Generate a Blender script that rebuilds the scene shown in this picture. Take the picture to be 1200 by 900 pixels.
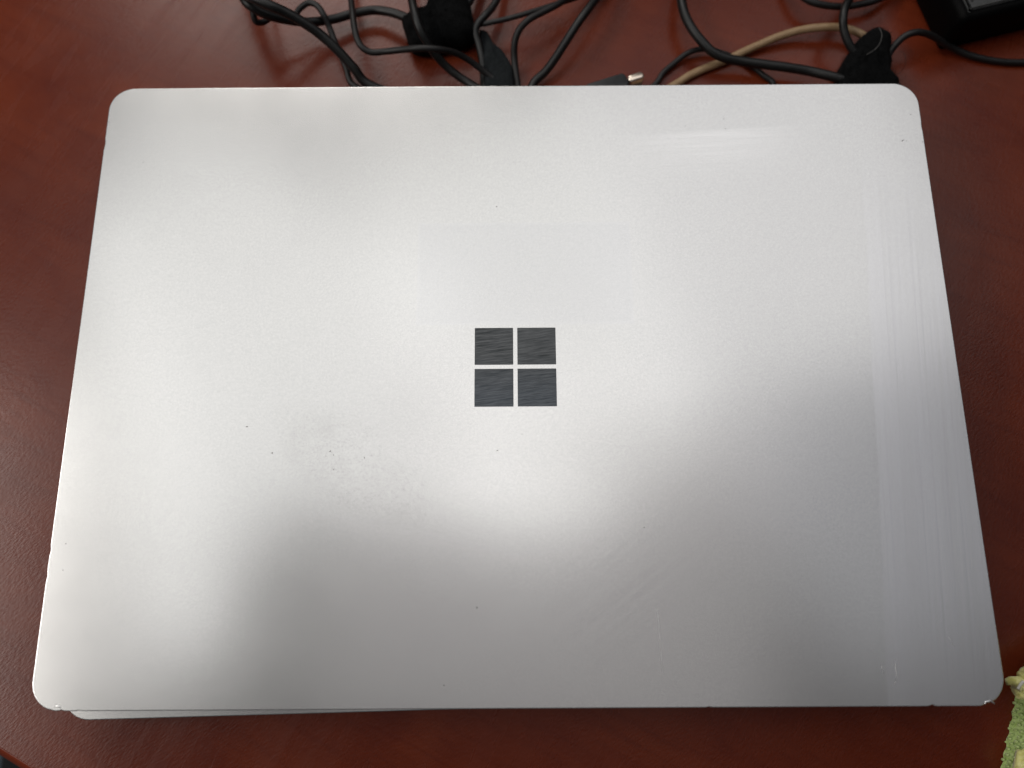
import bpy, bmesh, math, random
from mathutils import Vector, Matrix, noise
random.seed(7)
S = bpy.context.scene
COL = S.collection
for o in list(bpy.data.objects):
    bpy.data.objects.remove(o)

# ------------------------------------------------------------------ camera
LID = 0.031                      # height of the upper lid above the table (metres)
cd = bpy.data.cameras.new('camera'); cam = bpy.data.objects.new('camera', cd); COL.objects.link(cam)
cd.sensor_width = 36; cd.lens = 27.9
cd.clip_start = 0.01; cd.clip_end = 50
cam.location = (-0.0008, -0.0733, 0.2668 + LID)
cam.rotation_euler = (0.2463, 0.003, -0.0057)
cd.dof.use_dof = True; cd.dof.focus_distance = 0.276; cd.dof.aperture_fstop = 6.6
S.camera = cam

# ------------------------------------------------------------------ light
w = bpy.data.worlds.new('World'); S.world = w; w.use_nodes = True
bg = w.node_tree.nodes['Background']; bg.inputs[0].default_value = (0.9, 0.9, 1.0, 1); bg.inputs[1].default_value = 0.02

def panel(name, cx, cy, sx, sy, h, radiance, rot=0.0, col=(1, .985, .965)):
    """rectangular area lamp over the desk; centre and size are quoted for a height of 1.5 m"""
    k = .9 / 1.5
    ld = bpy.data.lights.new(name, 'AREA'); ld.shape = 'RECTANGLE'
    ld.size = sx * k; ld.size_y = sy * k
    ld.energy = math.pi * radiance * .975 * ld.size * ld.size_y; ld.color = col
    o = bpy.data.objects.new(name, ld); COL.objects.link(o)
    o.location = (cx * k, cy * k, h + LID); o.rotation_euler = (0, 0, math.radians(rot))
    return o
#PANELS  (centre, size, turn, radiance); the first two are ceiling fittings
panel('ceiling_and_fill_light', -1.82, -0.18, 0.98, 1.19, 0.900, 7.075, rot=2.19, col=(1, .955, .90))
panel('ceiling_and_fill_light', -0.65, 2.05, 1.1, 1.2, 0.904, 4.880, rot=1.62, col=(1, .955, .90))
panel('ceiling_and_fill_light', -0.3, 0.67, 1.23, 1.08, 0.908, 0.491, rot=14.71, col=(1, .995, .98))  # from here down: panels added to shape the lid's reflections, no actual fittings
panel('ceiling_and_fill_light', 0.03, 0.56, 0.6, 1.08, 0.912, 0.512, rot=20.88, col=(1, .99, .968))
panel('ceiling_and_fill_light', 0.77, 0.99, 1.09, 1.18, 0.916, 0.909, rot=14.66, col=(1, .985, .985))
panel('ceiling_and_fill_light', -0.95, 0.53, 1.21, 1.1, 0.920, 0.533, rot=-36.38, col=(1, .99, .97))
panel('ceiling_and_fill_light', 0.96, 0.08, 0.71, 0.66, 0.924, 0.334, rot=-63.65, col=(.93, .94, 1))
panel('ceiling_and_fill_light', 0.1, -0.04, 1.09, 0.93, 0.928, 0.282, rot=-8.1, col=(1, .945, .945))
panel('ceiling_and_fill_light', -0.93, 0.3, 0.12, 1.28, 0.932, 1.129, rot=17.68, col=(1, .99, .97))
panel('ceiling_and_fill_light', -0.11, 0.1, 0.69, 0.1, 0.936, 1.285, rot=-6.64, col=(1, .99, .97))
panel('ceiling_and_fill_light', -0.95, -0.27, 0.34, 0.30, 0.942, 0.42, rot=-18, col=(1, .985, .965))
#ENDPANELS
S.view_settings.view_transform = 'Standard'; S.view_settings.look = 'None'
S.view_settings.exposure = 0.0; S.view_settings.gamma = 1.0
S.view_settings.use_curve_mapping = False
S.render.engine = 'CYCLES'

# ------------------------------------------------------------------ helpers
def tag(o, label=None, cat=None, group=None, kind=None):
    if label: o['label'] = label
    if cat: o['category'] = cat
    if group: o['group'] = group
    if kind: o['kind'] = kind
    return o

def link(name, me, mat=None, parent=None, smooth=True):
    o = bpy.data.objects.new(name, me); COL.objects.link(o)
    if mat and not me.materials: me.materials.append(mat)
    if parent: o.parent = parent
    if smooth:
        for p in me.polygons: p.use_smooth = True
    return o

def from_bm(name, bm, mat, parent=None, smooth=True, sharp=None):
    me = bpy.data.meshes.new(name)
    bmesh.ops.recalc_face_normals(bm, faces=bm.faces)
    bm.to_mesh(me); bm.free()
    if smooth and sharp:
        me.polygons.foreach_set('use_smooth', [True] * len(me.polygons))
        me.set_sharp_from_angle(angle=math.radians(sharp))
    return link(name, me, mat, parent, smooth)

def empty(name, loc, rz=0):
    o = bpy.data.objects.new(name, None); COL.objects.link(o)
    o.location = loc; o.rotation_euler = (0, 0, rz); o.empty_display_size = .02
    return o

def catmull(P, n=10):
    P = [Vector(p) for p in P]; out = []
    Q = [2 * P[0] - P[1]] + P + [2 * P[-1] - P[-2]]
    for i in range(1, len(Q) - 2):
        p0, p1, p2, p3 = Q[i - 1:i + 3]
        def tj(t, a, b): return t + max((b - a).length, 1e-7) ** .5
        t0 = 0; t1 = tj(t0, p0, p1); t2 = tj(t1, p1, p2); t3 = tj(t2, p2, p3)
        for k in range(n):
            t = t1 + (t2 - t1) * k / n
            A1 = (t1 - t) / (t1 - t0) * p0 + (t - t0) / (t1 - t0) * p1
            A2 = (t2 - t) / (t2 - t1) * p1 + (t - t1) / (t2 - t1) * p2
            A3 = (t3 - t) / (t3 - t2) * p2 + (t - t2) / (t3 - t2) * p3
            B1 = (t2 - t) / (t2 - t0) * A1 + (t - t0) / (t2 - t0) * A2
            B2 = (t3 - t) / (t3 - t1) * A2 + (t - t1) / (t3 - t1) * A3
            out.append((t2 - t) / (t2 - t1) * B1 + (t - t1) / (t2 - t1) * B2)
    out.append(P[-1]); return out

def tube_bm(path, rad, seg=14, squash=1.0, bm=None, cap=True):
    bm = bm or bmesh.new(); rings = []
    up = Vector((0, 0, 1)); prev = None
    for i, p in enumerate(path):
        a = path[max(i - 1, 0)]; b = path[min(i + 1, len(path) - 1)]
        t = (b - a).normalized()
        if prev is None:
            n = t.cross(up); n = n.normalized() if n.length > 1e-3 else t.orthogonal().normalized()
        else:
            n = (prev - t * prev.dot(t)).normalized()
        prev = n; m = n.cross(t)
        r = rad(i / (len(path) - 1)) if callable(rad) else rad
        rings.append([bm.verts.new(p + (n * math.cos(2 * math.pi * k / seg) + m * math.sin(2 * math.pi * k / seg) * squash) * r) for k in range(seg)])
    for A, B in zip(rings, rings[1:]):
        for k in range(seg):
            bm.faces.new((A[k], A[(k + 1) % seg], B[(k + 1) % seg], B[k]))
    if cap:
        bm.faces.new(rings[0]); bm.faces.new(rings[-1])
    return bm

def rrect(wd, dp, r, n=12):
    pts = []
    for cx, cy, a0 in ((wd / 2 - r, dp / 2 - r, 0), (-wd / 2 + r, dp / 2 - r, 90), (-wd / 2 + r, -dp / 2 + r, 180), (wd / 2 - r, -dp / 2 + r, 270)):
        for k in range(n + 1):
            a = math.radians(a0 + 90 * k / n)
            pts.append(Vector((cx + r * math.cos(a), cy + r * math.sin(a), 0)))
    return pts

def inset(pts, d):
    """offset a closed outline inwards by d along its vertex normals (works for notched outlines too)"""
    n = len(pts); out = []
    for i, p in enumerate(pts):
        t = (pts[(i + 1) % n] - pts[i - 1]); t.normalize()
        out.append(p + Vector((-t.y, t.x, 0)) * d)
    return out

def stack_bm(levels, cap_top=True, cap_bot=True):
    """levels: list of (outline, z) from top to bottom"""
    bm = bmesh.new(); R = []
    for pts, z in levels: R.append([bm.verts.new((p.x, p.y, z)) for p in pts])
    for A, B in zip(R, R[1:]):
        n = len(A)
        for k in range(n): bm.faces.new((A[k], A[(k + 1) % n], B[(k + 1) % n], B[k]))
    if cap_top: bm.faces.new(R[0])
    if cap_bot: bm.faces.new(R[-1])
    return bm

# ------------------------------------------------------------------ node helpers
class NT:
    def __init__(s, name):
        s.m = bpy.data.materials.new(name); s.m.use_nodes = True
        s.t = s.m.node_tree; s.b = s.t.nodes['Principled BSDF']
        s.co = s.t.nodes.new('ShaderNodeTexCoord')
        s.obj = s.co.outputs['Object']
        sep = s.t.nodes.new('ShaderNodeSeparateXYZ'); s.t.links.new(s.obj, sep.inputs[0])
        s.x, s.y, s.z = sep.outputs
    def put(s, sock, v):
        if isinstance(v, bpy.types.NodeSocket): s.t.links.new(v, sock)
        elif isinstance(v, (tuple, list)) and len(v) == 3 and sock.type == 'RGBA': sock.default_value = (*v, 1)
        else: sock.default_value = v
    def f(s, op, a, b=0.0, c=0.0, clamp=False):
        n = s.t.nodes.new('ShaderNodeMath'); n.operation = op; n.use_clamp = clamp
        s.put(n.inputs[0], a); s.put(n.inputs[1], b); s.put(n.inputs[2], c)
        return n.outputs[0]
    def step(s, v, a, b):
        n = s.t.nodes.new('ShaderNodeMapRange'); n.interpolation_type = 'SMOOTHSTEP'
        s.put(n.inputs[0], v); s.put(n.inputs[1], a); s.put(n.inputs[2], b)
        return n.outputs[0]
    def lin(s, v, a, b, c, d):
        n = s.t.nodes.new('ShaderNodeMapRange')
        for i, q in enumerate((v, a, b, c, d)): s.put(n.inputs[i], q)
        return n.outputs[0]
    def mapping(s, scale=(1, 1, 1), rot=(0, 0, 0), loc=(0, 0, 0)):
        n = s.t.nodes.new('ShaderNodeMapping'); s.t.links.new(s.obj, n.inputs[0])
        n.vector_type = 'TEXTURE'      # turn first, stretch afterwards
        n.inputs['Rotation'].default_value = [-a for a in rot]; n.inputs['Scale'].default_value = [1 / a for a in scale]
        return n.outputs[0]
    def noise(s, scale, detail=3, rough=.5, vec=None, dist=0):
        n = s.t.nodes.new('ShaderNodeTexNoise'); s.t.links.new(vec or s.obj, n.inputs['Vector'])
        n.inputs['Scale'].default_value = scale; n.inputs['Detail'].default_value = detail
        n.inputs['Roughness'].default_value = rough; n.inputs['Distortion'].default_value = dist
        return n.outputs['Fac']
    def voronoi(s, scale, vec=None, feature='F1', out='Distance'):
        n = s.t.nodes.new('ShaderNodeTexVoronoi'); n.feature = feature
        s.t.links.new(vec or s.obj, n.inputs['Vector']); n.inputs['Scale'].default_value = scale
        return n.outputs[out]
    def mix(s, fac, a, b):
        n = s.t.nodes.new('ShaderNodeMix'); n.data_type = 'RGBA'
        s.put(n.inputs[0], fac); s.put(n.inputs[6], a); s.put(n.inputs[7], b)
        return n.outputs[2]
    def bump(s, h, dist, strength=1.0, normal=None):
        n = s.t.nodes.new('ShaderNodeBump'); s.put(n.inputs['Height'], h)
        n.inputs['Distance'].default_value = dist; s.put(n.inputs['Strength'], strength)
        if normal: s.t.links.new(normal, n.inputs['Normal'])
        return n.outputs[0]
    def out(s, **k):
        names = dict(color='Base Color', metallic='Metallic', rough='Roughness', normal='Normal', ior='IOR', spec='Specular IOR Level', sheen='Sheen Weight', srough='Sheen Roughness', coat='Coat Weight', crough='Coat Roughness', aniso='Anisotropic', sss='Subsurface Weight')
        for a, v in k.items(): s.put(s.b.inputs[names[a]], v)
        return s.m
    def box(s, x0, x1, y0, y1, e, x=None, y=None):
        x = x or s.x; y = y or s.y
        a = s.f('MULTIPLY', s.step(x, x0 - e, x0 + e), s.f('SUBTRACT', 1.0, s.step(x, x1 - e, x1 + e)))
        b = s.f('MULTIPLY', s.step(y, y0 - e, y0 + e), s.f('SUBTRACT', 1.0, s.step(y, y1 - e, y1 + e)))
        return s.f('MULTIPLY', a, b)
    def rotated(s, cx, cy, deg):
        v = s.mapping(rot=(0, 0, math.radians(-deg)))
        c, q = math.cos(math.radians(-deg)), math.sin(math.radians(-deg))
        sp = s.t.nodes.new('ShaderNodeSeparateXYZ'); s.t.links.new(v, sp.inputs[0])
        return s.f('SUBTRACT', sp.outputs[0], cx * c - cy * q), s.f('SUBTRACT', sp.outputs[1], cx * q + cy * c)

# ------------------------------------------------------------------ materials
def mat_lid(worn):
    n = NT('satin_aluminium_lid' if worn else 'satin_aluminium_lower')
    grain = n.noise(2600, 2, .6)
    clump = n.noise(900, 3, .6)
    broad = n.noise(14, 3, .5)
    base = n.mix(n.lin(broad, .35, .65, 0, 1), (.775, .775, .77), (.80, .80, .79))
    base = n.mix(n.lin(grain, .30, .70, 0, .9), base, (.865, .865, .855))
    base = n.mix(n.lin(n.noise(1500, 2, .6), .30, .70, .0, .7), base, (.735, .735, .735))
    rough = n.lin(n.noise(40, 3), .3, .7, .222, .240)
    nrm = n.bump(clump, .000004, .4)
    if worn:
        # wiped, streaky strip along the right-hand edge
        edge = n.f('ADD', .1165, n.f('MULTIPLY', n.f('ADD', n.y, .105), .075))
        edge = n.f('ADD', edge, n.f('MULTIPLY', n.f('SUBTRACT', n.noise(22, 2), .5), .004))
        strip = n.step(n.f('SUBTRACT', n.x, edge), -.0008, .0008)
        strip = n.f('MULTIPLY', strip, n.f('SUBTRACT', 1.0, n.step(n.y, .01, .10)))
        streak = n.noise(1, 4, .6, n.mapping((620, 9, 1), rot=(0, 0, math.radians(3.5))))
        fine = n.noise(1, 3, .6, n.mapping((1700, 18, 1), rot=(0, 0, math.radians(3.5))))
        rim = n.f('MULTIPLY', strip, n.f('SUBTRACT', 1.0, n.step(n.f('SUBTRACT', n.x, edge), .0, .009)))
        st = n.lin(streak, .36, .66, 0, 1); ff = n.lin(fine, .35, .68, 0, 1)
        stm = n.f('MULTIPLY', strip, n.f('ADD', n.f('MULTIPLY', st, .65), n.f('MULTIPLY', ff, .35)))
        base = n.mix(n.f('MULTIPLY', stm, .42), base, (.90, .90, .93))
        base = n.mix(n.f('MULTIPLY', strip, n.lin(n.noise(1, 3, .6, n.mapping((1000, 6, 1), rot=(0, 0, math.radians(3.5)))),   .54, .64, 0, .30)), base, (.66, .66, .67))
        base = n.mix(n.f('MULTIPLY', strip, .17), base, (.93, .93, .98))
        base = n.mix(n.f('MULTIPLY', rim, .25), base, (.90, .90, .91))
        rough = n.f('ADD', rough, n.f('MULTIPLY', strip, .03))
        # ghost of a removed asset sticker above the emblem
        g = n.box(-.035, .0420, .0155, .0545, .00035)
        gi = n.box(-.0343, .0413, .0162, .0538, .0006)
        rimg = n.f('SUBTRACT', g, gi, clamp=True)
        base = n.mix(n.f('MULTIPLY', g, .30), base, (.735, .74, .765))
        base = n.mix(n.f('MULTIPLY', rimg, .16), base, (.88, .88, .88))
        
        # glare near the top right, painted into the lid colour, hard upper edge, fading down
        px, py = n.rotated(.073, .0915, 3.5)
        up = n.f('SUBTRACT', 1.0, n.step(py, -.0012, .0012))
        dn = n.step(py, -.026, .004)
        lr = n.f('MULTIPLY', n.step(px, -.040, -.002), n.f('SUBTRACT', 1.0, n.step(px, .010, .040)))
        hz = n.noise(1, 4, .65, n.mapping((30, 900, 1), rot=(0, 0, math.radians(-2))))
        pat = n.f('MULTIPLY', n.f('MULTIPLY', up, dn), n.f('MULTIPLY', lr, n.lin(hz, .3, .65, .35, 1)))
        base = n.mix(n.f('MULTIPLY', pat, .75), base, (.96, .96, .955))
        # oily hand smudges left of centre
        mx, my = n.rotated(-.055, -.034, -34)
        rr = n.f('ADD', n.f('POWER', n.f('DIVIDE', mx, .038), 2.0), n.f('POWER', n.f('DIVIDE', my, .017), 2.0))
        sm = n.f('SUBTRACT', 1.0, n.step(rr, .1, 1.0))
        bl = n.f('MULTIPLY', sm, n.lin(n.noise(60, 6, .7), .36, .70, 0, 1))
        dots = n.f('MULTIPLY', sm, n.lin(n.noise(1500, 3, .65), .60, .68, 0, 1))
        base = n.mix(n.f('MULTIPLY', bl, .52), base, (.62, .62, .61))
        base = n.mix(n.f('MULTIPLY', dots, .36), base, (.50, .50, .49))
        
        # scattered faint grubby film over the left half
        film = n.f('MULTIPLY', n.lin(n.noise(34, 5, .65, dist=.4), .55, .75, 0, 1), n.lin(n.x, -.12, .02, 1, .25))
        base = n.mix(n.f('MULTIPLY', film, .16), base, (.69, .685, .68))
        # diagonal wipe marks lower right of centre
        dx, dy = n.rotated(.042, -.070, 37)
        win = n.box(-.036, .036, -.014, .014, .014, dx, dy)
        dv = n.mapping((18, 620, 1), rot=(0, 0, math.radians(-37)))
        dn2 = n.lin(n.noise(1, 3, .6, dv), .5, .72, 0, 1)
        base = n.mix(n.f('MULTIPLY', n.f('MULTIPLY', win, dn2), .27), base, (.66, .66, .66))
        base = n.mix(n.f('MULTIPLY', n.f('MULTIPLY', win, n.lin(n.noise(1, 2, .5, n.mapping((9, 520, 1), rot=(0, 0, math.radians(-37)))), .5, .7, 0, 1)), .18), base, (.88, .88, .88))
    return n.out(color=base, metallic=.82, rough=rough, normal=nrm)

M = {}
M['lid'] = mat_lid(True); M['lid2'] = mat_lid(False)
n = NT('raw_aluminium'); M['raw'] = n.out(color=(.9, .9, .9), metallic=.9, rough=.35)
n = NT('aluminium_side'); M['side'] = n.out(color=n.mix(n.noise(700), (.5, .5, .5), (.56, .56, .56)), metallic=.85, rough=.42)
n = NT('black_rubber'); M['rubber'] = n.out(color=n.mix(n.noise(900), (.015, .015, .015), (.028, .028, .028)), rough=.75)
n = NT('port_dark'); M['port'] = n.out(color=n.mix(n.noise(900), (.02, .02, .02), (.03, .03, .03)), metallic=.5, rough=.5)

n = NT('brushed_dark_emblem')
br = n.noise(1, 4, .7, n.mapping((75, 1300, 1), rot=(0, 0, math.radians(-6)))); br2 = n.noise(1, 4, .6, n.mapping((160, 3000, 1), rot=(0, 0, math.radians(-9))), dist=.5)
bb = n.f('ADD', n.f('MULTIPLY', br, .65), n.f('MULTIPLY', br2, .35))
c = n.mix(n.lin(bb, .38, .62, 0, 1), (.034, .038, .040), (.125, .130, .135))
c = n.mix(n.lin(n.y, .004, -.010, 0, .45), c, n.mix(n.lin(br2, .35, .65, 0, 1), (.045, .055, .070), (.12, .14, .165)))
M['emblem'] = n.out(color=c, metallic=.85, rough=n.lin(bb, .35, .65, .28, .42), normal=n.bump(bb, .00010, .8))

n = NT('mahogany_laminate')
wv = n.mapping((6, 26, 1), rot=(0, 0, math.radians(28)))
gr = n.noise(1, 5, .6, wv, dist=.8)
mott = n.noise(24, 5, .6, dist=.7)
c = n.mix(n.lin(gr, .3, .7, 0, 1), (.120, .0180, .0060), (.170, .0290, .0092))
c = n.mix(n.lin(mott, .42, .72, 0, .7), c, (.100, .0120, .0045))
c = n.mix(n.lin(n.noise(1, 4, .6, n.mapping((22, 240, 1), rot=(0, 0, math.radians(28))), dist=.5), .5, .7, 0, .35), c, (.086, .0100, .0038))
pv = n.mapping((.55, 1.25, 1), rot=(0, 0, math.radians(-40)))
peb = n.voronoi(1250, pv, 'SMOOTH_F1'); peb2 = n.noise(2000, 2, .6, pv)
hgt = n.f('ADD', n.f('MULTIPLY', peb, -1.0), n.f('MULTIPLY', peb2, .55))
sm = n.noise(16, 4, .6, dist=.5)
smear = n.noise(1, 4, .6, n.mapping((16, 130, 1), rot=(0, 0, math.radians(-62))), dist=.6)
rg = n.f('ADD', n.lin(sm, .3, .7, .22, .29), n.lin(smear, .45, .68, 0, .055))
nm = n.bump(hgt, .00010, n.lin(n.noise(9, 2), .3, .7, .22, .5))
# a few wipe smears in the gloss only
M['table'] = n.out(color=c, rough=rg, normal=nm, ior=1.42)
n = NT('table_edge_band'); M['edge'] = n.out(color=n.mix(n.noise(60, 4), (.17, .026, .009), (.22, .036, .012)), rough=.4)
n = NT('table_core'); M['core'] = n.out(color=n.mix(n.noise(300, 4), (.16, .10, .06), (.22, .14, .085)), rough=.8)
n = NT('dark_metal'); M['dmetal'] = n.out(color=n.mix(n.noise(200), (.02, .02, .022), (.03, .03, .032)), metallic=.6, rough=.45)
n = NT('blue_grey_carpet'); M['carpet'] = n.out(color=n.mix(n.lin(n.noise(900, 3), .3, .7, 0, 1), (.06, .09, .12), (.22, .27, .32)), rough=.95, normal=n.bump(n.noise(1400, 2), .003))
n = NT('black_fabric'); M['fabric'] = n.out(color=n.mix(n.noise(1800, 2), (.004, .004, .005), (.012, .012, .013)), rough=.95)

def plastic(name, a, b, rough, spec=.5):
    n = NT(name)
    nn = n.noise(420, 3, .6)
    return n.out(color=n.mix(n.lin(nn, .3, .7, 0, 1), a, b), rough=n.lin(n.noise(90, 3), .3, .7, rough - .05, rough + .07), spec=spec, normal=n.bump(n.noise(1500, 2), .00003, .6))
M['cable'] = plastic('black_cable_sheath', (.0030, .0034, .0034), (.0055, .0060, .0060), .46)
M['cable_thin'] = plastic('black_matt_sheath', (.0050, .0047, .0047), (.0085, .0078, .0080), .52)
M['beige'] = plastic('beige_cable_sheath', (.30, .19, .10), (.38, .255, .14), .45)
M['brick'] = plastic('black_adapter_plastic', (.0006, .0006, .0007), (.0014, .0014, .0014), .65, .1)
M['brick_top'] = plastic('grey_adapter_top', (.042, .044, .044), (.060, .062, .062), .38)
M['plug'] = plastic('dark_plug_plastic', (.012, .014, .015), (.020, .023, .025), .5)
n = NT('plug_shell_metal'); M['tip'] = n.out(color=(.92, .80, .68), metallic=.9, rough=.28)
n = NT('velcro_black'); M['velcro'] = n.out(color=n.mix(n.lin(n.noise(1200, 3), .3, .7, 0, 1), (.0008, .0009, .001), (.0045, .005, .0055)), rough=.95, spec=.15, normal=n.bump(n.noise(1900, 3), .0006, .8))
n = NT('velcro_woven'); M['woven'] = n.out(color=n.mix(n.lin(n.noise(1, 3, .5, n.mapping((1500, 1500, 300))), .3, .7, 0, 1), (.006, .008, .009), (.016, .019, .021)), rough=.9, spec=.2)
n = NT('strand'); M['strand'] = n.out(color=(.012, .009, .009), rough=.5)
n = NT('grime'); M['grime'] = n.out(color=n.mix(n.noise(2000), (.16, .155, .15), (.26, .25, .24)), rough=.7)

# ------------------------------------------------------------------ setting
def build_table():
    t = empty('desk', (0, 0, 0))
    tag(t, 'mahogany laminate desk with pebbled top carrying the laptops and cables', 'desk')
    d = Vector((.0128, -.0069, 0)).normalized(); nrm = Vector((-d.y, d.x, 0)); a = Vector((-.18, -.1273, 0)) - nrm * .0042
    def P(u, v): return a + d * u + nrm * v            # u along the near edge, v away from the viewer
    L0, L1, D = -.45, .95, 1.25
    r = .05
    # outline with rounded corners
    o = []
    for cu, cv, a0 in ((L1 - r, r, -90), (L1 - r, D - r, 0), (L0 + r, D - r, 90), (L0 + r, r, 180)):
        for k in range(9):
            an = math.radians(a0 + 90 * k / 8); o.append(P(cu + r * math.cos(an), cv + r * math.sin(an)))
    e = .0007
    top = stack_bm([(inset(o, .0042), 0.0), (inset(o, .0042), -.0012)])
    from_bm('tabletop', top, M['table'], t, smooth=False)
    band = stack_bm([(inset(o, .0042), -.0003), (inset(o, .0038), .0000), (inset(o, .0030), -.0003), (inset(o, .0022), -.0010), (inset(o, .0010), -.0023), (inset(o, .0003), -.0040), (o, -.0065), (o, -.025), (inset(o, .001), -.0275)], cap_top=False, cap_bot=False)
    from_bm('edge_band', band, M['edge'], t, sharp=40)
    core = stack_bm([(inset(o, .0056), -.0013), (inset(o, .0056), -.0272)])
    from_bm('board_core', core, M['core'], t, smooth=False)
    for u, v in ((.0 - .38, .07), (.88, .07), (-.38, 1.18), (.88, 1.18)):
        p = P(u, v); bm = tube_bm([p + Vector((0, 0, -.027)), p + Vector((0, 0, -.70)), p + Vector((0, 0, -.72))], lambda s: .028 if s < .9 else .034, 16)
        from_bm('leg', bm, M['dmetal'], t, sharp=40)
build_table()

bm = bmesh.new()
vs = [bm.verts.new(p) for p in ((-3, -3, -.72), (3, -3, -.72), (3, 3, -.72), (-3, 3, -.72))]; bm.faces.new(vs)
tag(from_bm('floor', bm, M['carpet'], smooth=False), kind='structure')

def build_chair():
    t = empty('desk_chair', (-.106, -.275, -.72), 0)
    tag(t, 'black padded desk chair tucked below the near left corner of the desk', 'chair')
    o = rrect(.46, .44, .09, 8)
    bm = stack_bm([(inset(o, .03), .475), (inset(o, .012), .472), (inset(o, .003), .462), (o, .45), (inset(o, .003), .425), (inset(o, .02), .415)])
    from_bm('seat', bm, M['fabric'], t, sharp=60)
    from_bm('column', tube_bm([Vector((0, 0, .415)), Vector((0, 0, .25)), Vector((0, 0, .249)), Vector((0, 0, .08))], lambda s: .016 if s < .4 else .026, 16), M['dmetal'], t, sharp=40)
    for k in range(5):
        a = 2 * math.pi * k / 5 + .3; dv = Vector((math.cos(a), math.sin(a), 0))
        from_bm('base_leg', tube_bm([dv * .02 + Vector((0, 0, .10)), dv * .15 + Vector((0, 0, .085)), dv * .28 + Vector((0, 0, .065))], lambda s: .022 - .008 * s, 10, .8), M['dmetal'], t, sharp=60)
        q = dv * .28; s_ = Vector((-dv.y, dv.x, 0)) * .012
        from_bm('caster', tube_bm([q - s_ + Vector((0, 0, .027)), q + s_ + Vector((0, 0, .027))], .026, 16), M['rubber'], t, sharp=40)
build_chair()

# ------------------------------------------------------------------ laptops
WD, DP = .308, .223
def lid_outline(worn):
    o = rrect(WD, DP, .0092, 14)
    # resample the edges so that dents can be pressed into them
    out = []
    for i, p in enumerate(o):
        q = o[(i + 1) % len(o)]; L = (q - p).length
        k = max(1, int(L / .0008)) if worn else 1
        for j in range(k): out.append(p.lerp(q, j / k))
    if worn:
        dents = [(-.1468, -.1103, .0011, .0008), (-.1440, -.1112, .0012, .0007), (.1483, -.1114, .0015, .0014), (.1302, -.1115, .0007, .0006),
                 (-.154, -.0620, .0004, .0013), (-.154, -.0700, .0004, .0010), (-.154, .0878, .0004, .0013), (.0602, -.1115, .0004, .0005), (.154, .0930, .0002, .0012), (-.1380, -.1114, .0003, .0007)]
        for i, p in enumerate(out):
            for x, y, dp, s_ in dents:
                dd = math.hypot(p.x - x, p.y - y)
                if dd < s_ * 2.5:
                    v = Vector((-p.x, -p.y, 0)) if abs(x) > .143 and abs(y) > .105 else (Vector((0, -p.y, 0)) if abs(y) > .105 else Vector((-p.x, 0, 0)))
                    jag = .75 + .5 * noise.noise(p * 1800)
                    p += v.normalized() * dp * math.exp(-(dd / s_) ** 2) * jag
    return out

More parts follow.
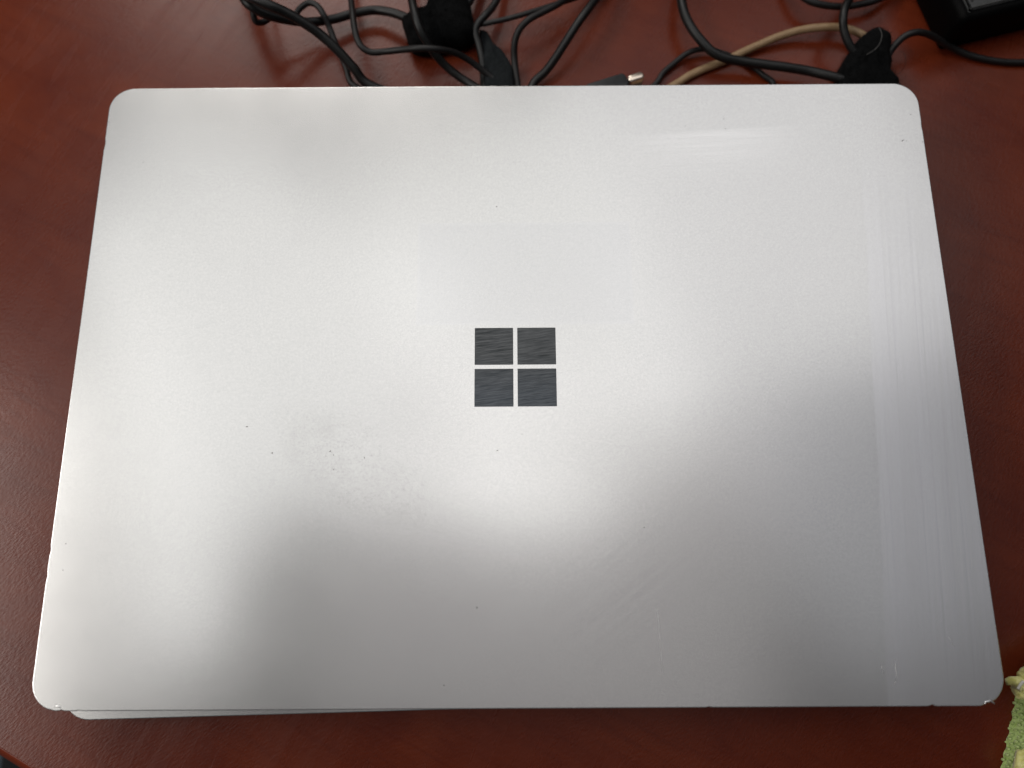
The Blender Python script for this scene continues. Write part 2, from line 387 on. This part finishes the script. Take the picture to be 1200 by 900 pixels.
def laptop(name, loc, rz, label, worn):
    t = empty(name, loc, rz); tag(t, label, 'laptop')
    ol = lid_outline(worn); h = .0145
    c = .00020
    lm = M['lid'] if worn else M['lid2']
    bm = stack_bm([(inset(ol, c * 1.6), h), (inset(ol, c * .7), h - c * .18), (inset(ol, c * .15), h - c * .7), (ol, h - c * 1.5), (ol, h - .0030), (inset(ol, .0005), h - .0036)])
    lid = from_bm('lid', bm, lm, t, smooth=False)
    ob = rrect(WD - .0008, DP - .0008, .009, 10)
    bm = stack_bm([(inset(ob, .0004), h - .0042), (ob, h - .0046), (ob, h - .0070), (inset(ob, .0025), h - .0105), (inset(ob, .009), .0012), (inset(ob, .012), .0010)])
    base = from_bm('base', bm, M['side'], t, sharp=30)
    og = rrect(WD - .006, DP - .006, .007, 6)
    from_bm('screen_gasket', stack_bm([(og, h - .0036), (og, h - .0042)]), M['rubber'], t, smooth=False)
    hb = tube_bm([Vector((-.10, DP / 2 - .0030, h - .0052)), Vector((.10, DP / 2 - .0030, h - .0052))], .0022, 12)
    from_bm('hinge', hb, M['rubber'], t, sharp=40)
    for sx in (-1, 1):
        for sy in (-1, 1):
            p = Vector((sx * .122, sy * .082, 0))
            f_ = tube_bm([p + Vector((0, 0, .0013)), p, p + Vector((0, 0, 0))][:2], .006, 20)
            from_bm('rubber_foot', f_, M['rubber'], base, sharp=40)
    for (sx, y, ln) in ((-1, .060, .012), (-1, .078, .008), (-1, .040, .0035), (1, .045, .040)):
        o2 = rrect(.0006, ln, .0002, 2)
        p = stack_bm([([q + Vector((sx * (WD / 2 - .0006), y, 0)) for q in o2], h - .0053), ([q + Vector((sx * (WD / 2 - .0006), y, 0)) for q in o2], h - .0066)])
        from_bm('port', p, M['port'], base, smooth=False)
    if worn:
        # the emblem: four dark brushed squares let into the lid
        s_ = .01350; g = .00145
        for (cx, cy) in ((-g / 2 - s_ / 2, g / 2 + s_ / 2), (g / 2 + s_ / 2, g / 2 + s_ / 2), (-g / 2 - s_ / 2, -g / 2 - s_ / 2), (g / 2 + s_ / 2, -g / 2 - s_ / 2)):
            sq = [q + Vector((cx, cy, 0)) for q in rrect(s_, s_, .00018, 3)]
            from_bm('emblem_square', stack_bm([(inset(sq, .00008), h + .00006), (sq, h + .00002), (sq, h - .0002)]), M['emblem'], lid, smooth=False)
        # grit and dark nicks on the lid
        bm = bmesh.new(); rnd = random.Random(3)
        SP = SPECKS
        extra = [(rnd.gauss(-.058, .016), rnd.gauss(-.033, .008)) for _ in range(12)] + [(rnd.uniform(-.145, .145), rnd.uniform(-.105, .105)) for _ in range(12)]
        for i, (x, y) in enumerate([(a / 1000, b / 1000) for a, b in SP] + extra):
            big = i < len(SP); r = rnd.uniform(.00010, .00020) if big else rnd.uniform(.00004, .00009)
            an = rnd.uniform(0, 3.14); el = rnd.uniform(1, 2.6)
            if i == 9: r, an, el = .00016, math.radians(30), 5.5
            ring = []
            for k in range(7):
                q = 2 * math.pi * k / 7; rr = r * rnd.uniform(.7, 1.2)
                ux, uy = rr * el * math.cos(q), rr * math.sin(q)
                ring.append(bm.verts.new((x + ux * math.cos(an) - uy * math.sin(an), y + ux * math.sin(an) + uy * math.cos(an), h)))
            ap = bm.verts.new((x, y, h + .00004))
            for k in range(7): bm.faces.new((ring[k], ring[(k + 1) % 7], ap))
        tag(from_bm('grit', bm, M['grime'], lid), kind='stuff')
        # bright bare metal where the edge is chipped, and two pale scratches
        for (x, y, rx, ry, a0, a1) in ((.1483, -.1112, .0016, .0012, 8, 172), (-.1452, -.1108, .0013, .0009, 20, 120)):
            pts = [Vector((x + rx * math.cos(math.radians(a0 + (a1 - a0) * k / 9)), y + ry * math.sin(math.radians(a0 + (a1 - a0) * k / 9)) * (1 + .15 * math.sin(k * 2.1)), h + .00002)) for k in range(10)]
            from_bm('chip', tube_bm(pts, lambda s: .00006 + .00028 * math.sin(math.pi * s) ** .7, 8, .45), M['raw'], lid)
        for (x0, y0, x1, y1, r) in ((.1198, -.1035, .1204, -.0975, .00007), (.1159, -.1015, .1157, -.0992, .00006), (.1190, -.1050, .1197, -.1040, .00008), (.0453, -.0815, .0461, -.1010, .000035), (.138, -.0905, .1395, -.0935, .00004)):
            pts = [Vector((x0, y0, h)).lerp(Vector((x1, y1, h)), k / 5) + Vector((math.sin(k * 1.3) * .00012, 0, 0)) for k in range(6)]
            from_bm('scratch', tube_bm(pts, lambda s: r * (.3 + .7 * math.sin(math.pi * s)), 6, .35), M['raw'], lid)
    return t
SPECKS = [(-92.0, -20.7), (-82.8, -29.9), (-64.5, -31.0), (-63.1, -29.4), (-61.9, -30.6), (-51.4, -31.7), (-61.6, -35.6), (-6.3, -29.5), (150.3, 98.0), (145.9, 87.0), (147.3, 86.9), (153.2, 86.4), (64.7, 93.6), (79.4, 96.6), (-6.5, 61.0), (-153.3, 97.1), (-149.0, -59.7), (-148.8, -68.2), (-138.4, 80.1), (-98.1, 95.5), (79.7, 92.4), (59.7, 73.7), (-13.0, -80.8), (42.3, -55.5), (-23.4, -104.4)]
laptop('laptop', (-.0005, -.002, 0.0), math.radians(1.25), 'clean silver laptop lying underneath the other, its corner peeking out at the front left', False)
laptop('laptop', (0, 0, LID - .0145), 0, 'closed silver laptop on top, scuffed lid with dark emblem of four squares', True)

# ------------------------------------------------------------------ cables
CABLES = [
    ('power_cable', 1.75, 'thick black cable running diagonally from the upper left down behind the laptop',
     [(-123.7, 191.0, 14), (-117.0, 170.9, 22), (-109.4, 157.5, 28), (-102.6, 152.5, 30), (-96.3, 150.1, 29), (-91.3, 149.4, 26), (-85.1, 147.7, 22), (-79.0, 145.2, 18), (-72.6, 140.9, 14), (-66.7, 136.0, 9), (-61.8, 131.7, 4), (-28, 122, 2), (-5, 118.5, 2)]),
    ('power_cable', 1.65, 'thick black cable curving along the top left into the left fastener strap',
     [(-117.9, 182.3, 14), (-111.6, 164.2, 22), (-107.1, 154.3, 25), (-101.6, 152.3, 22), (-93.7, 153.8, 16), (-85.9, 156.5, 11), (-76.8, 160.9, 7.5), (-68.1, 164.4, 6.5), (-59.7, 165.9, 6.5), (-51.3, 163.3, 8), (-43.8, 159.5, 9), (-32.9, 158.1, 9), (-22.2, 163.5, 8), (-15.1, 179.8, 6), (-9.6, 200.3, 3)]),
    ('thin_cable', 1.1, 'thin black cable with a sharp hairpin bend at the upper left of the tangle',
     [(-113.2, 202.1, 2), (-109.0, 175.8, 14), (-106.8, 162.2, 20), (-106.7, 155.2, 20), (-106.0, 152.3, 17), (-103.6, 153.9, 15), (-100.9, 157.1, 14), (-96.9, 157.5, 13), (-91.9, 159.5, 12), (-89.3, 162.0, 13), (-85.6, 163.7, 14), (-82.3, 162.4, 14), (-79.4, 158.6, 13), (-77.4, 154.7, 10), (-75.4, 149.6, 8), (-73.1, 144.4, 6), (-70.7, 138.8, 4), (-68.3, 132.7, 2), (-36, 120, 1.2), (-60, 118.5, 1.2)]),
    ('thin_cable', 1.15, 'thin black cable making a rounded square corner left of the left fastener strap',
     [(-72.6, 200.8, 3), (-70.3, 180.7, 8), (-68.3, 166.9, 13), (-66.6, 157.3, 16), (-65.4, 149.9, 17), (-64.1, 144.2, 17), (-62.0, 140.5, 16), (-58.6, 138.8, 15), (-53.0, 138.8, 15), (-45.7, 138.0, 17), (-38.4, 136.5, 20), (-31.5, 136.4, 20), (-24.9, 138.0, 16), (-19.2, 138.2, 11), (-14.1, 136.6, 7), (-7.7, 132.9, 4), (4, 121, 2)]),
    ('power_cable', 1.5, 'black cable crossing over the left fastener strap and dropping behind the laptop lid',
     [(-46.7, 197.8, 6), (-43.9, 175.2, 14), (-42.0, 162.5, 18), (-40.1, 153.0, 20), (-38.4, 147.3, 19), (-35.8, 143.5, 16), (-33.0, 140.8, 12), (-29.4, 138.5, 8), (-24.6, 135.6, 5), (-18.6, 132.1, 3), (-2, 120, 5), (25, 118, 3)]),
    ('power_cable', 1.4, 'black cable dropping from the top edge past the right side of the left strap',
     [(-0.1, 200.2, 3), (-3.6, 182.8, 5), (-6.2, 171.9, 7), (-8.7, 165.5, 8), (-11.9, 160.5, 9), (-14.8, 156.7, 9), (-15.9, 153.7, 8), (-14.5, 149.0, 6), (-13.2, 142.9, 4), (-12.5, 133.5, 2), (-13, 119, 7)]),
    ('thin_cable', 1.0, 'thin black cable rising gently rightwards from the large strap',
     [(-22.2, 157.0, 6), (-16.4, 157.5, 7), (-9.4, 157.5, 9), (-0.3, 159.1, 10), (8.7, 162.0, 10), (17.9, 166.2, 9), (27.2, 170.4, 8), (36.9, 177.6, 5), (53.0, 196.6, 1.5)]),
    ('thin_cable', 1.25, 'thin black cable bending straight down in the middle of the tangle',
     [(45.3, 193.9, 2), (33.1, 177.6, 6), (23.7, 168.3, 10), (17.6, 162.0, 13), (11.8, 157.9, 14), (6.4, 154.2, 14), (2.5, 150.8, 12), (0.7, 147.0, 9), (0.6, 142.1, 5), (1.7, 133.0, 2), (3, 121, 1.4), (30, 122, 1.4)]),
    ('power_cable', 1.55, 'thick black cable slanting down to the left at the top middle of the table',
     [(55.0, 200.6, 2), (45.1, 183.7, 6), (37.1, 169.5, 11), (31.9, 160.6, 13), (26.7, 152.8, 13), (22.1, 146.1, 11), (17.8, 140.5, 8), (13.6, 136.2, 5), (8.5, 131.9, 3), (5, 120, 4), (-20, 117, 4)]),
    ('power_cable', 1.75, 'thick black cable sweeping in a hook shape into the right fastener strap',
     [(80.2, 199.5, 3), (74.0, 182.6, 6), (71.9, 169.6, 9), (72.6, 160.2, 10), (75.4, 152.7, 10), (79.3, 147.2, 9), (83.9, 142.9, 8), (89.4, 140.7, 7), (96.0, 139.8, 6), (104.5, 138.4, 6), (114.5, 136.7, 6), (124.3, 135.0, 6), (132.2, 131.8, 7), (139.1, 129.7, 7), (149.5, 129.5, 6)]),
    ('thin_cable', 1.05, 'thin black cable arching underneath the hook shaped thick cable',
     [(20, 124, 1.2), (45, 121, 1.2), (60.5, 132.3, 1.2), (63.9, 137.4, 1.6), (68.8, 141.9, 2.2), (73.6, 145.5, 3), (78.0, 147.2, 3.4), (83.2, 147.8, 3.2), (88.4, 146.9, 2.6), (93.9, 145.2, 2), (99.0, 143.1, 1.4), (103.5, 139.4, 1.2), (106.9, 136.1, 1.2), (110.6, 132.3, 1.2), (105, 124, 1.2), (120, 122, 1.2)]),
    ('beige_cable', 1.45, 'beige cable arching across the tangle into the right fastener strap',
     [(52, 121, 1.5), (69.1, 132.0, 1.5), (75.2, 136.2, 1.6), (82.6, 139.9, 1.7), (90.9, 143.3, 1.8), (97.6, 146.5, 2.2), (105.7, 150.1, 3), (114.8, 153.5, 4), (123.8, 155.6, 5), (131.8, 156.0, 6), (139.5, 156.1, 6), (144.8, 154.8, 6), (148.9, 152.3, 6), (153.6, 148.8, 5), (155.9, 142.3, 3)]),
    ('power_cable', 1.5, 'black cable curving down from the top edge into the right fastener strap',
     [(162.6, 198.8, 3), (151.0, 179.3, 9), (143.2, 166.5, 13), (138.8, 159.4, 15), (137.1, 153.6, 15), (137.8, 149.4, 13), (139.9, 145.1, 11), (143.1, 141.3, 9), (147.0, 136.1, 7)]),
    ('thin_cable', 1.3, 'thin black cable sagging at the very top edge left of the power adapter',
     [(113.5, 199.2, 3), (120.1, 178.7, 6), (124.5, 170.0, 8), (129.3, 166.9, 8), (136.1, 166.0, 7), (142.8, 166.6, 6), (149.5, 167.6, 6), (156.4, 169.7, 6), (164.4, 174.8, 5), (181.5, 195.0, 2)]),
    ('thin_cable', 1.25, 'thin black cable arching from the right strap past the power adapter',
     [(155.8, 136.7, 5), (158.4, 142.3, 8), (160.2, 144.5, 10), (163.1, 146.7, 12), (166.7, 147.9, 13), (171.5, 148.7, 12), (177.4, 148.9, 9), (182.8, 148.2, 6), (189.3, 147.1, 3), (195.6, 145.1, 1.6), (202.8, 143.1, 1.4), (211.3, 141.8, 1.4), (222.2, 141.7, 1.4), (241.0, 144.5, 1.4), (269.5, 159.6, 1.4)]),
]

for name, r, label, P in CABLES:
    r *= 1.14 / 1000
    path = catmull([Vector((x / 1000, y / 1000, max(z / 1000, r))) for x, y, z in P], 7)
    ph = random.random() * 10
    for i, p in enumerate(path):
        p.z = max(p.z + .0006 * noise.noise(p * 60 + Vector((ph, 0, 0))), r)
    mat = M['beige'] if 'beige' in name else (M['cable_thin'] if 'thin' in name else M['cable'])
    o = from_bm(name, tube_bm(path, r, 14), mat)
    tag(o, label, 'cable')

# plug with metal shell
t = empty('cable_plug', (.0473, .1293, 0), math.radians(19))
tag(t, 'dark cable plug with shiny metal tip poking out behind the laptop', 'plug')
def block(x0, x1, wy, z0, z1, r, taper=0.0):
    o = rrect(x1 - x0, wy, min(r, wy * .49), 5); o = [q + Vector(((x0 + x1) / 2, 0, 0)) for q in o]
    if taper: o = [Vector((q.x, q.y * (1 - taper * (x1 - q.x) / (x1 - x0)), 0)) for q in o]
    e = min(r, .0008)
    return stack_bm([(inset(o, e), z1), (inset(o, e * .3), z1 - e * .3), (o, z1 - e), (o, z0 + e), (inset(o, e * .3), z0 + e * .3), (inset(o, e), z0)])
from_bm('plug_body', block(-.018, 0, .0066, .0, .0100, .002), M['plug'], t, sharp=35)
from_bm('metal_tip', block(.0003, .0074, .0034, .0010, .0095, .0015), M['tip'], t, sharp=50)
from_bm('cord', tube_bm(catmull([Vector((-.0175, 0, .005)), Vector((-.024, -.001, .004)), Vector((-.032, .0035, .002)), Vector((-.045, .009, .0015)), Vector((-.06, .012, .0015))], 8), lambda s: .0022 - .0009 * min(1, s * 3), 12), M['cable'], t)

# ------------------------------------------------------------------ hook-and-loop straps
def strap(name, outline, z0, z1, label, mat, seed, fuzz=900, flat=False):
    rnd = random.Random(seed)
    P = catmull([Vector((x / 1000, y / 1000, 0)) for x, y, z in outline + outline[:1]], 6)[:-1]
    area = sum(P[i - 1].x * P[i].y - P[i].x * P[i - 1].y for i in range(len(P)))
    if area < 0: P.reverse()
    cx = sum(p.x for p in P) / len(P); cy = sum(p.y for p in P) / len(P); C = Vector((cx, cy, 0))
    lv = []
    prof = [(.0, z1), (.35, z1 - .0001), (.62, z1 - .0006), (.82, z1 - .0022 if not flat else z1 - .0006), (.94, z0 + (z1 - z0) * .72), (1.0, z0 + (z1 - z0) * .45), (1.0, z0 + (z1 - z0) * .2), (.9, z0)]
    bm = bmesh.new(); R = []
    for f_, z in prof[1:]:
        ring = []
        for p in P:
            q = C.lerp(p, f_); nz = noise.noise(Vector((q.x * 220, q.y * 220, seed)))
            q = q + (q - C).normalized() * nz * .0005
            ring.append(bm.verts.new((q.x, q.y, max(z + nz * (z1 - z0) * .14 + (q.y - cy) * (.08 if not flat else 0), .0002))))
        R.append(ring)
    top = bm.verts.new((cx, cy, z1)); bot = bm.verts.new((cx, cy, z0))
    m = len(P)
    for k in range(m):
        bm.faces.new((R[0][k], R[0][(k + 1) % m], top)); bm.faces.new((R[-1][k], R[-1][(k + 1) % m], bot))
    for A, B in zip(R, R[1:]):
        for k in range(m): bm.faces.new((A[k], A[(k + 1) % m], B[(k + 1) % m], B[k]))
    t = from_bm(name, bm, mat); tag(t, label, 'cable strap')
    # loop fuzz
    fb = bmesh.new(); me = t.data
    polys = list(me.polygons)
    for _ in range(fuzz):
        p = rnd.choice(polys); c = p.center; nn = p.normal
        if nn.z < -.2: continue
        c = c + Vector((rnd.uniform(-1, 1), rnd.uniform(-1, 1), 0)) * .0006
        d1 = (nn + Vector((rnd.gauss(0, .6), rnd.gauss(0, .6), rnd.gauss(0, .4)))).normalized() * rnd.uniform(.0004, .0012)
        d2 = (d1 + Vector((rnd.gauss(0, 1), rnd.gauss(0, 1), rnd.gauss(0, .5))) * .0006)
        w_ = Vector((rnd.gauss(0, 1), rnd.gauss(0, 1), rnd.gauss(0, 1))).normalized() * .00005
        a, b, e1, e2 = c - w_, c + w_, c + d1 + w_, c + d1 - w_
        A = [fb.verts.new(v) for v in (a, b, e1, e2)]; f2 = fb.verts.new(c + d2)
        fb.faces.new(A); fb.faces.new((A[3], A[2], f2))
    if fuzz: tag(from_bm('fuzz', fb, M['velcro'], t, smooth=False), kind='stuff')
    return t
SA = [(-47.1, 159.1, 9), (-43.5, 162.4, 9), (-36.7, 164.9, 9), (-36.1, 171.3, 9), (-33.3, 178.2, 9), (-22.3, 178.1, 9), (-19.3, 170.3, 9), (-16.6, 159.2, 9), (-16.6, 151.7, 9), (-21.6, 148.8, 9), (-28.4, 147.2, 9), (-36.3, 146.0, 9), (-42.8, 146.9, 9), (-45.1, 151.9, 9)]
SB = [(-14.3, 158.2, 5), (-11.3, 156.4, 5), (-7.7, 150.5, 5), (-3.3, 145.4, 5), (-0.5, 140.4, 5), (0.6, 130.9, 5), (0.5, 127.7, 5), (-11.3, 127.8, 5), (-12.4, 135.5, 5), (-13.1, 145.5, 5), (-14.6, 152.7, 5)]
SC = [(135.5, 129.8, 8), (136.4, 134.7, 8), (139.4, 139.6, 8), (142.5, 144.5, 8), (146.2, 148.6, 8), (150.6, 152.4, 8), (154.7, 154.0, 8), (157.6, 151.1, 8), (158.8, 146.0, 8), (158.4, 139.4, 8), (158.6, 132.9, 8), (160.5, 127.6, 8), (161.2, 122.4, 8), (147.7, 121.7, 8), (135.5, 122.6, 8), (134.9, 126.6, 8)]
sA = strap('cable_strap', SA, .001, .0145, 'fuzzy black strap bundling cables left of centre, largest and leftmost of the straps', M['velcro'], 3)
sB = strap('cable_strap', SB, .0005, .006, 'flat woven black strap end right of the large left strap', M['woven'], 5, fuzz=160, flat=True)
sC = strap('cable_strap', SC, .0005, .0125, 'fuzzy black strap behind the top right corner of the laptop', M['velcro'], 9, fuzz=1500)
# stray hair beside the strap, and another lying over it
for P, lab in (([(164.8, 146.4, 3), (166.0, 145.3, 4), (166.2, 142.0, 5), (166.3, 139.0, 4), (165.6, 137.5, 2), (163.0, 135.8, 1)], 'single dark hair curling off the right edge of the right strap'),
               ([(145.5, 137.0, 13.6), (149.0, 139, 14.6), (151.2, 142, 15.0), (152.4, 146, 14.6), (152.2, 150.0, 13.6)], 'single pale hair caught across the top of the right strap')):
    o = from_bm('hair', tube_bm(catmull([Vector((x / 1000, y / 1000, z / 1000)) for x, y, z in P], 10), .00007, 6), M['strand'] if 'dark' in lab else M['grime'])
    tag(o, lab, 'hair')

# ------------------------------------------------------------------ power adapter
t = empty('power_adapter', (.1825, .1465, 0), math.radians(15.0))
tag(t, 'black power adapter brick with grey top at the top right corner', 'power adapter')
L, Wd_, H = .098, .056, .0225
o = [q + Vector((L / 2, Wd_ / 2, 0)) for q in rrect(L, Wd_, .0035, 8)]
def sh(o, k): return inset(o, k)
from_bm('case', stack_bm([(inset(o, .0022), H - .0012), (inset(o, .0010), H - .0020), (inset(o, .0003), H - .0035), (o, H * .55), (inset(o, .0008), .004), (inset(o, .002), .0004)]), M['brick'], t, sharp=35)
ot = inset(o, .0036)
from_bm('top_plate', stack_bm([(inset(ot, .0012), H), (inset(ot, .0004), H - .00015), (ot, H - .0006), (ot, H - .0014)]), M['brick_top'], t, sharp=25)
lip = inset(o, .0043); nl = len(lip)
from_bm('trim_line', tube_bm([Vector((p.x, p.y, H + .0001)) for p in lip] + [Vector((lip[0].x, lip[0].y, H + .0001))], .00022, 6), M['brick_top'], t)
from_bm('screw', tube_bm([Vector((.0062, .0075, H - .0002)), Vector((.0062, .0075, H + .0002))], .0006, 12), M['rubber'], t)

# ------------------------------------------------------------------ green microfibre cloth
n = NT('green_yarn')
n2 = n.noise(900, 3, .6)
M['yarn'] = n.out(color=n.mix(n.lin(n2, .3, .7, 0, 1), (.34, .47, .12), (.60, .72, .32)), rough=.9, sheen=.3, srough=.5)
n = NT('yellow_fleece'); M['fleece'] = n.out(color=n.mix(n.lin(n.noise(500, 3, .6), .3, .7, 0, 1), (.68, .66, .18), (.90, .87, .42)), rough=.95, sheen=.3, srough=.5)
n = NT('white_thread'); M['thread'] = n.out(color=(.78, .76, .68), rough=.8)

def cloth():
    t = empty('cleaning_cloth', (.190, -.118, 0)); tag(t, 'green ribbed cleaning cloth with yellow fleece border right of the laptop', 'cloth')
    X0 = .1665; rnd = random.Random(21)
    def left(y):        # left outline of the ribbed panel (world x)
        return .1752 + (y + .112) * .38 + .0003 * math.sin(y * 1400)
    def hgt(x, y):
        e = x - left(y); return .0125 * (1 - math.exp(-max(e, 0) / .0050)) + .0012 * math.sin(y * 160 + x * 70)
    # padded body under the yarn, closed down to the desk
    bm = bmesh.new(); NX, NY = 60, 90; g = []
    for j in range(NY + 1):
        y = -.1500 + .044 * j / NY + 0; row = []
        for i in range(NX + 1):
            x = left(y) + .050 * (i / NX) ** 1.3 + .0002
            row.append(bm.verts.new((x, y, max(hgt(x, y) - .0021, .0002))))
        g.append(row)
    for j in range(NY):
        for i in range(NX): bm.faces.new((g[j][i], g[j][i + 1], g[j + 1][i + 1], g[j + 1][i]))
    bnd = [g[0][i] for i in range(NX + 1)] + [g[j][NX] for j in range(1, NY + 1)] + [g[NY][i] for i in range(NX - 1, -1, -1)] + [g[j][0] for j in range(NY - 1, 0, -1)]
    low = [bm.verts.new((v.co.x, v.co.y, .0001)) for v in bnd]
    for k in range(len(bnd)):
        k2 = (k + 1) % len(bnd); bm.faces.new((bnd[k], bnd[k2], low[k2], low[k]))
    bm.faces.new(low)
    body = from_bm('cloth_body', bm, M['yarn'], t); body.location = -t.location
    # rows of looped yarn: beads along slanting rows
    rows = bmesh.new(); dirv = Vector((.93, -.36, 0)).normalized(); across = Vector((.36, .93, 0)).normalized()
    for q in range(-2, 52):
        v0 = -.154 + q * .0019
        s_ = -.006
        while s_ < .052:
            p = Vector((.168, v0 + .0003 * math.sin(s_ * 300 + q), 0)) + dirv * s_ + across * rnd.gauss(0, .00007)
            s_ += .00105
            if p.y < -.1500 or p.y > -.1065 or p.x < left(p.y) - .0003 or p.x > .215: continue
            edge = False
            z = hgt(p.x, p.y); r = rnd.uniform(.00052, .00064)
            c0 = Vector((p.x, p.y, z + rnd.uniform(-.0002, .0002)))
            mt = Matrix.Translation(c0) @ Matrix.Rotation(math.atan2(dirv.y, dirv.x) + rnd.gauss(.5, .3), 4, 'Z') @ Matrix.Diagonal((r * 1.05, r * .92, r * 1.9, 1))
            bmesh.ops.create_icosphere(rows, subdivisions=1, radius=1, matrix=mt)
            if edge:
                for zz in (z * .75, z * .5, z * .28):
                    bmesh.ops.create_icosphere(rows, subdivisions=1, radius=1, matrix=Matrix.Translation((p.x - .0002 + rnd.gauss(0, .0002), p.y, zz)) @ Matrix.Diagonal((r, r * .9, r, 1)))
    ro = tag(from_bm('yarn_loops', rows, M['yarn'], t), kind='stuff'); ro.location = -t.location
    # fleece hem: lumpy roll at the far side, another near the frame's bottom
    def roll(pts, rads, seed):
        pts = [(x + .0022, y, z) for x, y, z in pts]
        path = catmull([Vector(p) for p in pts], 16); m = len(path)
        b = bmesh.new(); rings = []
        tube_bm(path, lambda s: rads[0] + (rads[1] - rads[0]) * s, 36, .85, b)
        b.normal_update()
        fib = bmesh.new()
        for v in b.verts:
            d_ = noise.noise(v.co * 260 + Vector((seed, 0, 0))) * .0018 + noise.noise(v.co * 800) * .0009
            v.co += v.normal * d_ if v.normal.length > .1 else Vector((0, 0, d_))
            v.co.z = max(v.co.z, .0003)
        b.normal_update()
        fs = list(b.faces)
        for _ in range(12000):
            f_ = rnd.choice(fs); c = f_.calc_center_median(); nn = f_.normal
            if nn.z < -.5: continue
            c = c + Vector((rnd.uniform(-1, 1), rnd.uniform(-1, 1), rnd.uniform(-1, 1))) * .0004
            d1 = (nn + Vector((rnd.gauss(0, .7), rnd.gauss(0, .7), rnd.gauss(0, .5)))).normalized() * rnd.uniform(.0003, .0009)
            w_ = d1.orthogonal().normalized() * .00004
            A = [fib.verts.new(v) for v in (c - w_, c + w_, c + d1)]; fib.faces.new(A)
        return b, fib
    for k, (pts, rads) in enumerate((([(.1660, -.1085, .0120), (.1690, -.1085, .0120), (.1740, -.1060, .012), (.181, -.103, .011), (.195, -.098, .010)], (.0026, .0085)),
                                     ([(.1660, -.1325, .006), (.171, -.1345, .008), (.180, -.137, .009), (.195, -.140, .009)], (.0042, .0085)))):
        b, fib = roll(pts, rads, k * 5)
        hem = from_bm('fleece_hem', b, M['fleece'], t); hem.location = -t.location
        tag(from_bm('fleece_fibres', fib, M['fleece'], hem, smooth=False), kind='stuff')
    # little pale corner tuft that points at the laptop
    tf = tube_bm(catmull([Vector((.1705, -.1070, .0130)), Vector((.1680, -.1062, .0120)), Vector((.1664, -.1066, .0105))], 8), lambda s: .0022 - .0012 * s, 16)
    for v in tf.verts: v.co += Vector((1, 1, 1)) * noise.noise(v.co * 900) * .0005
    o_ = from_bm('corner_tuft', tf, M['fleece'], t); o_.location = -t.location
    th = tube_bm(catmull([Vector((.1676, -.1085, .0146)), Vector((.1684, -.1070, .0152)), Vector((.1694, -.1060, .0153))], 8), .0005, 8)
    o_ = from_bm('stitch', th, M['thread'], t); o_.location = -t.location
cloth()
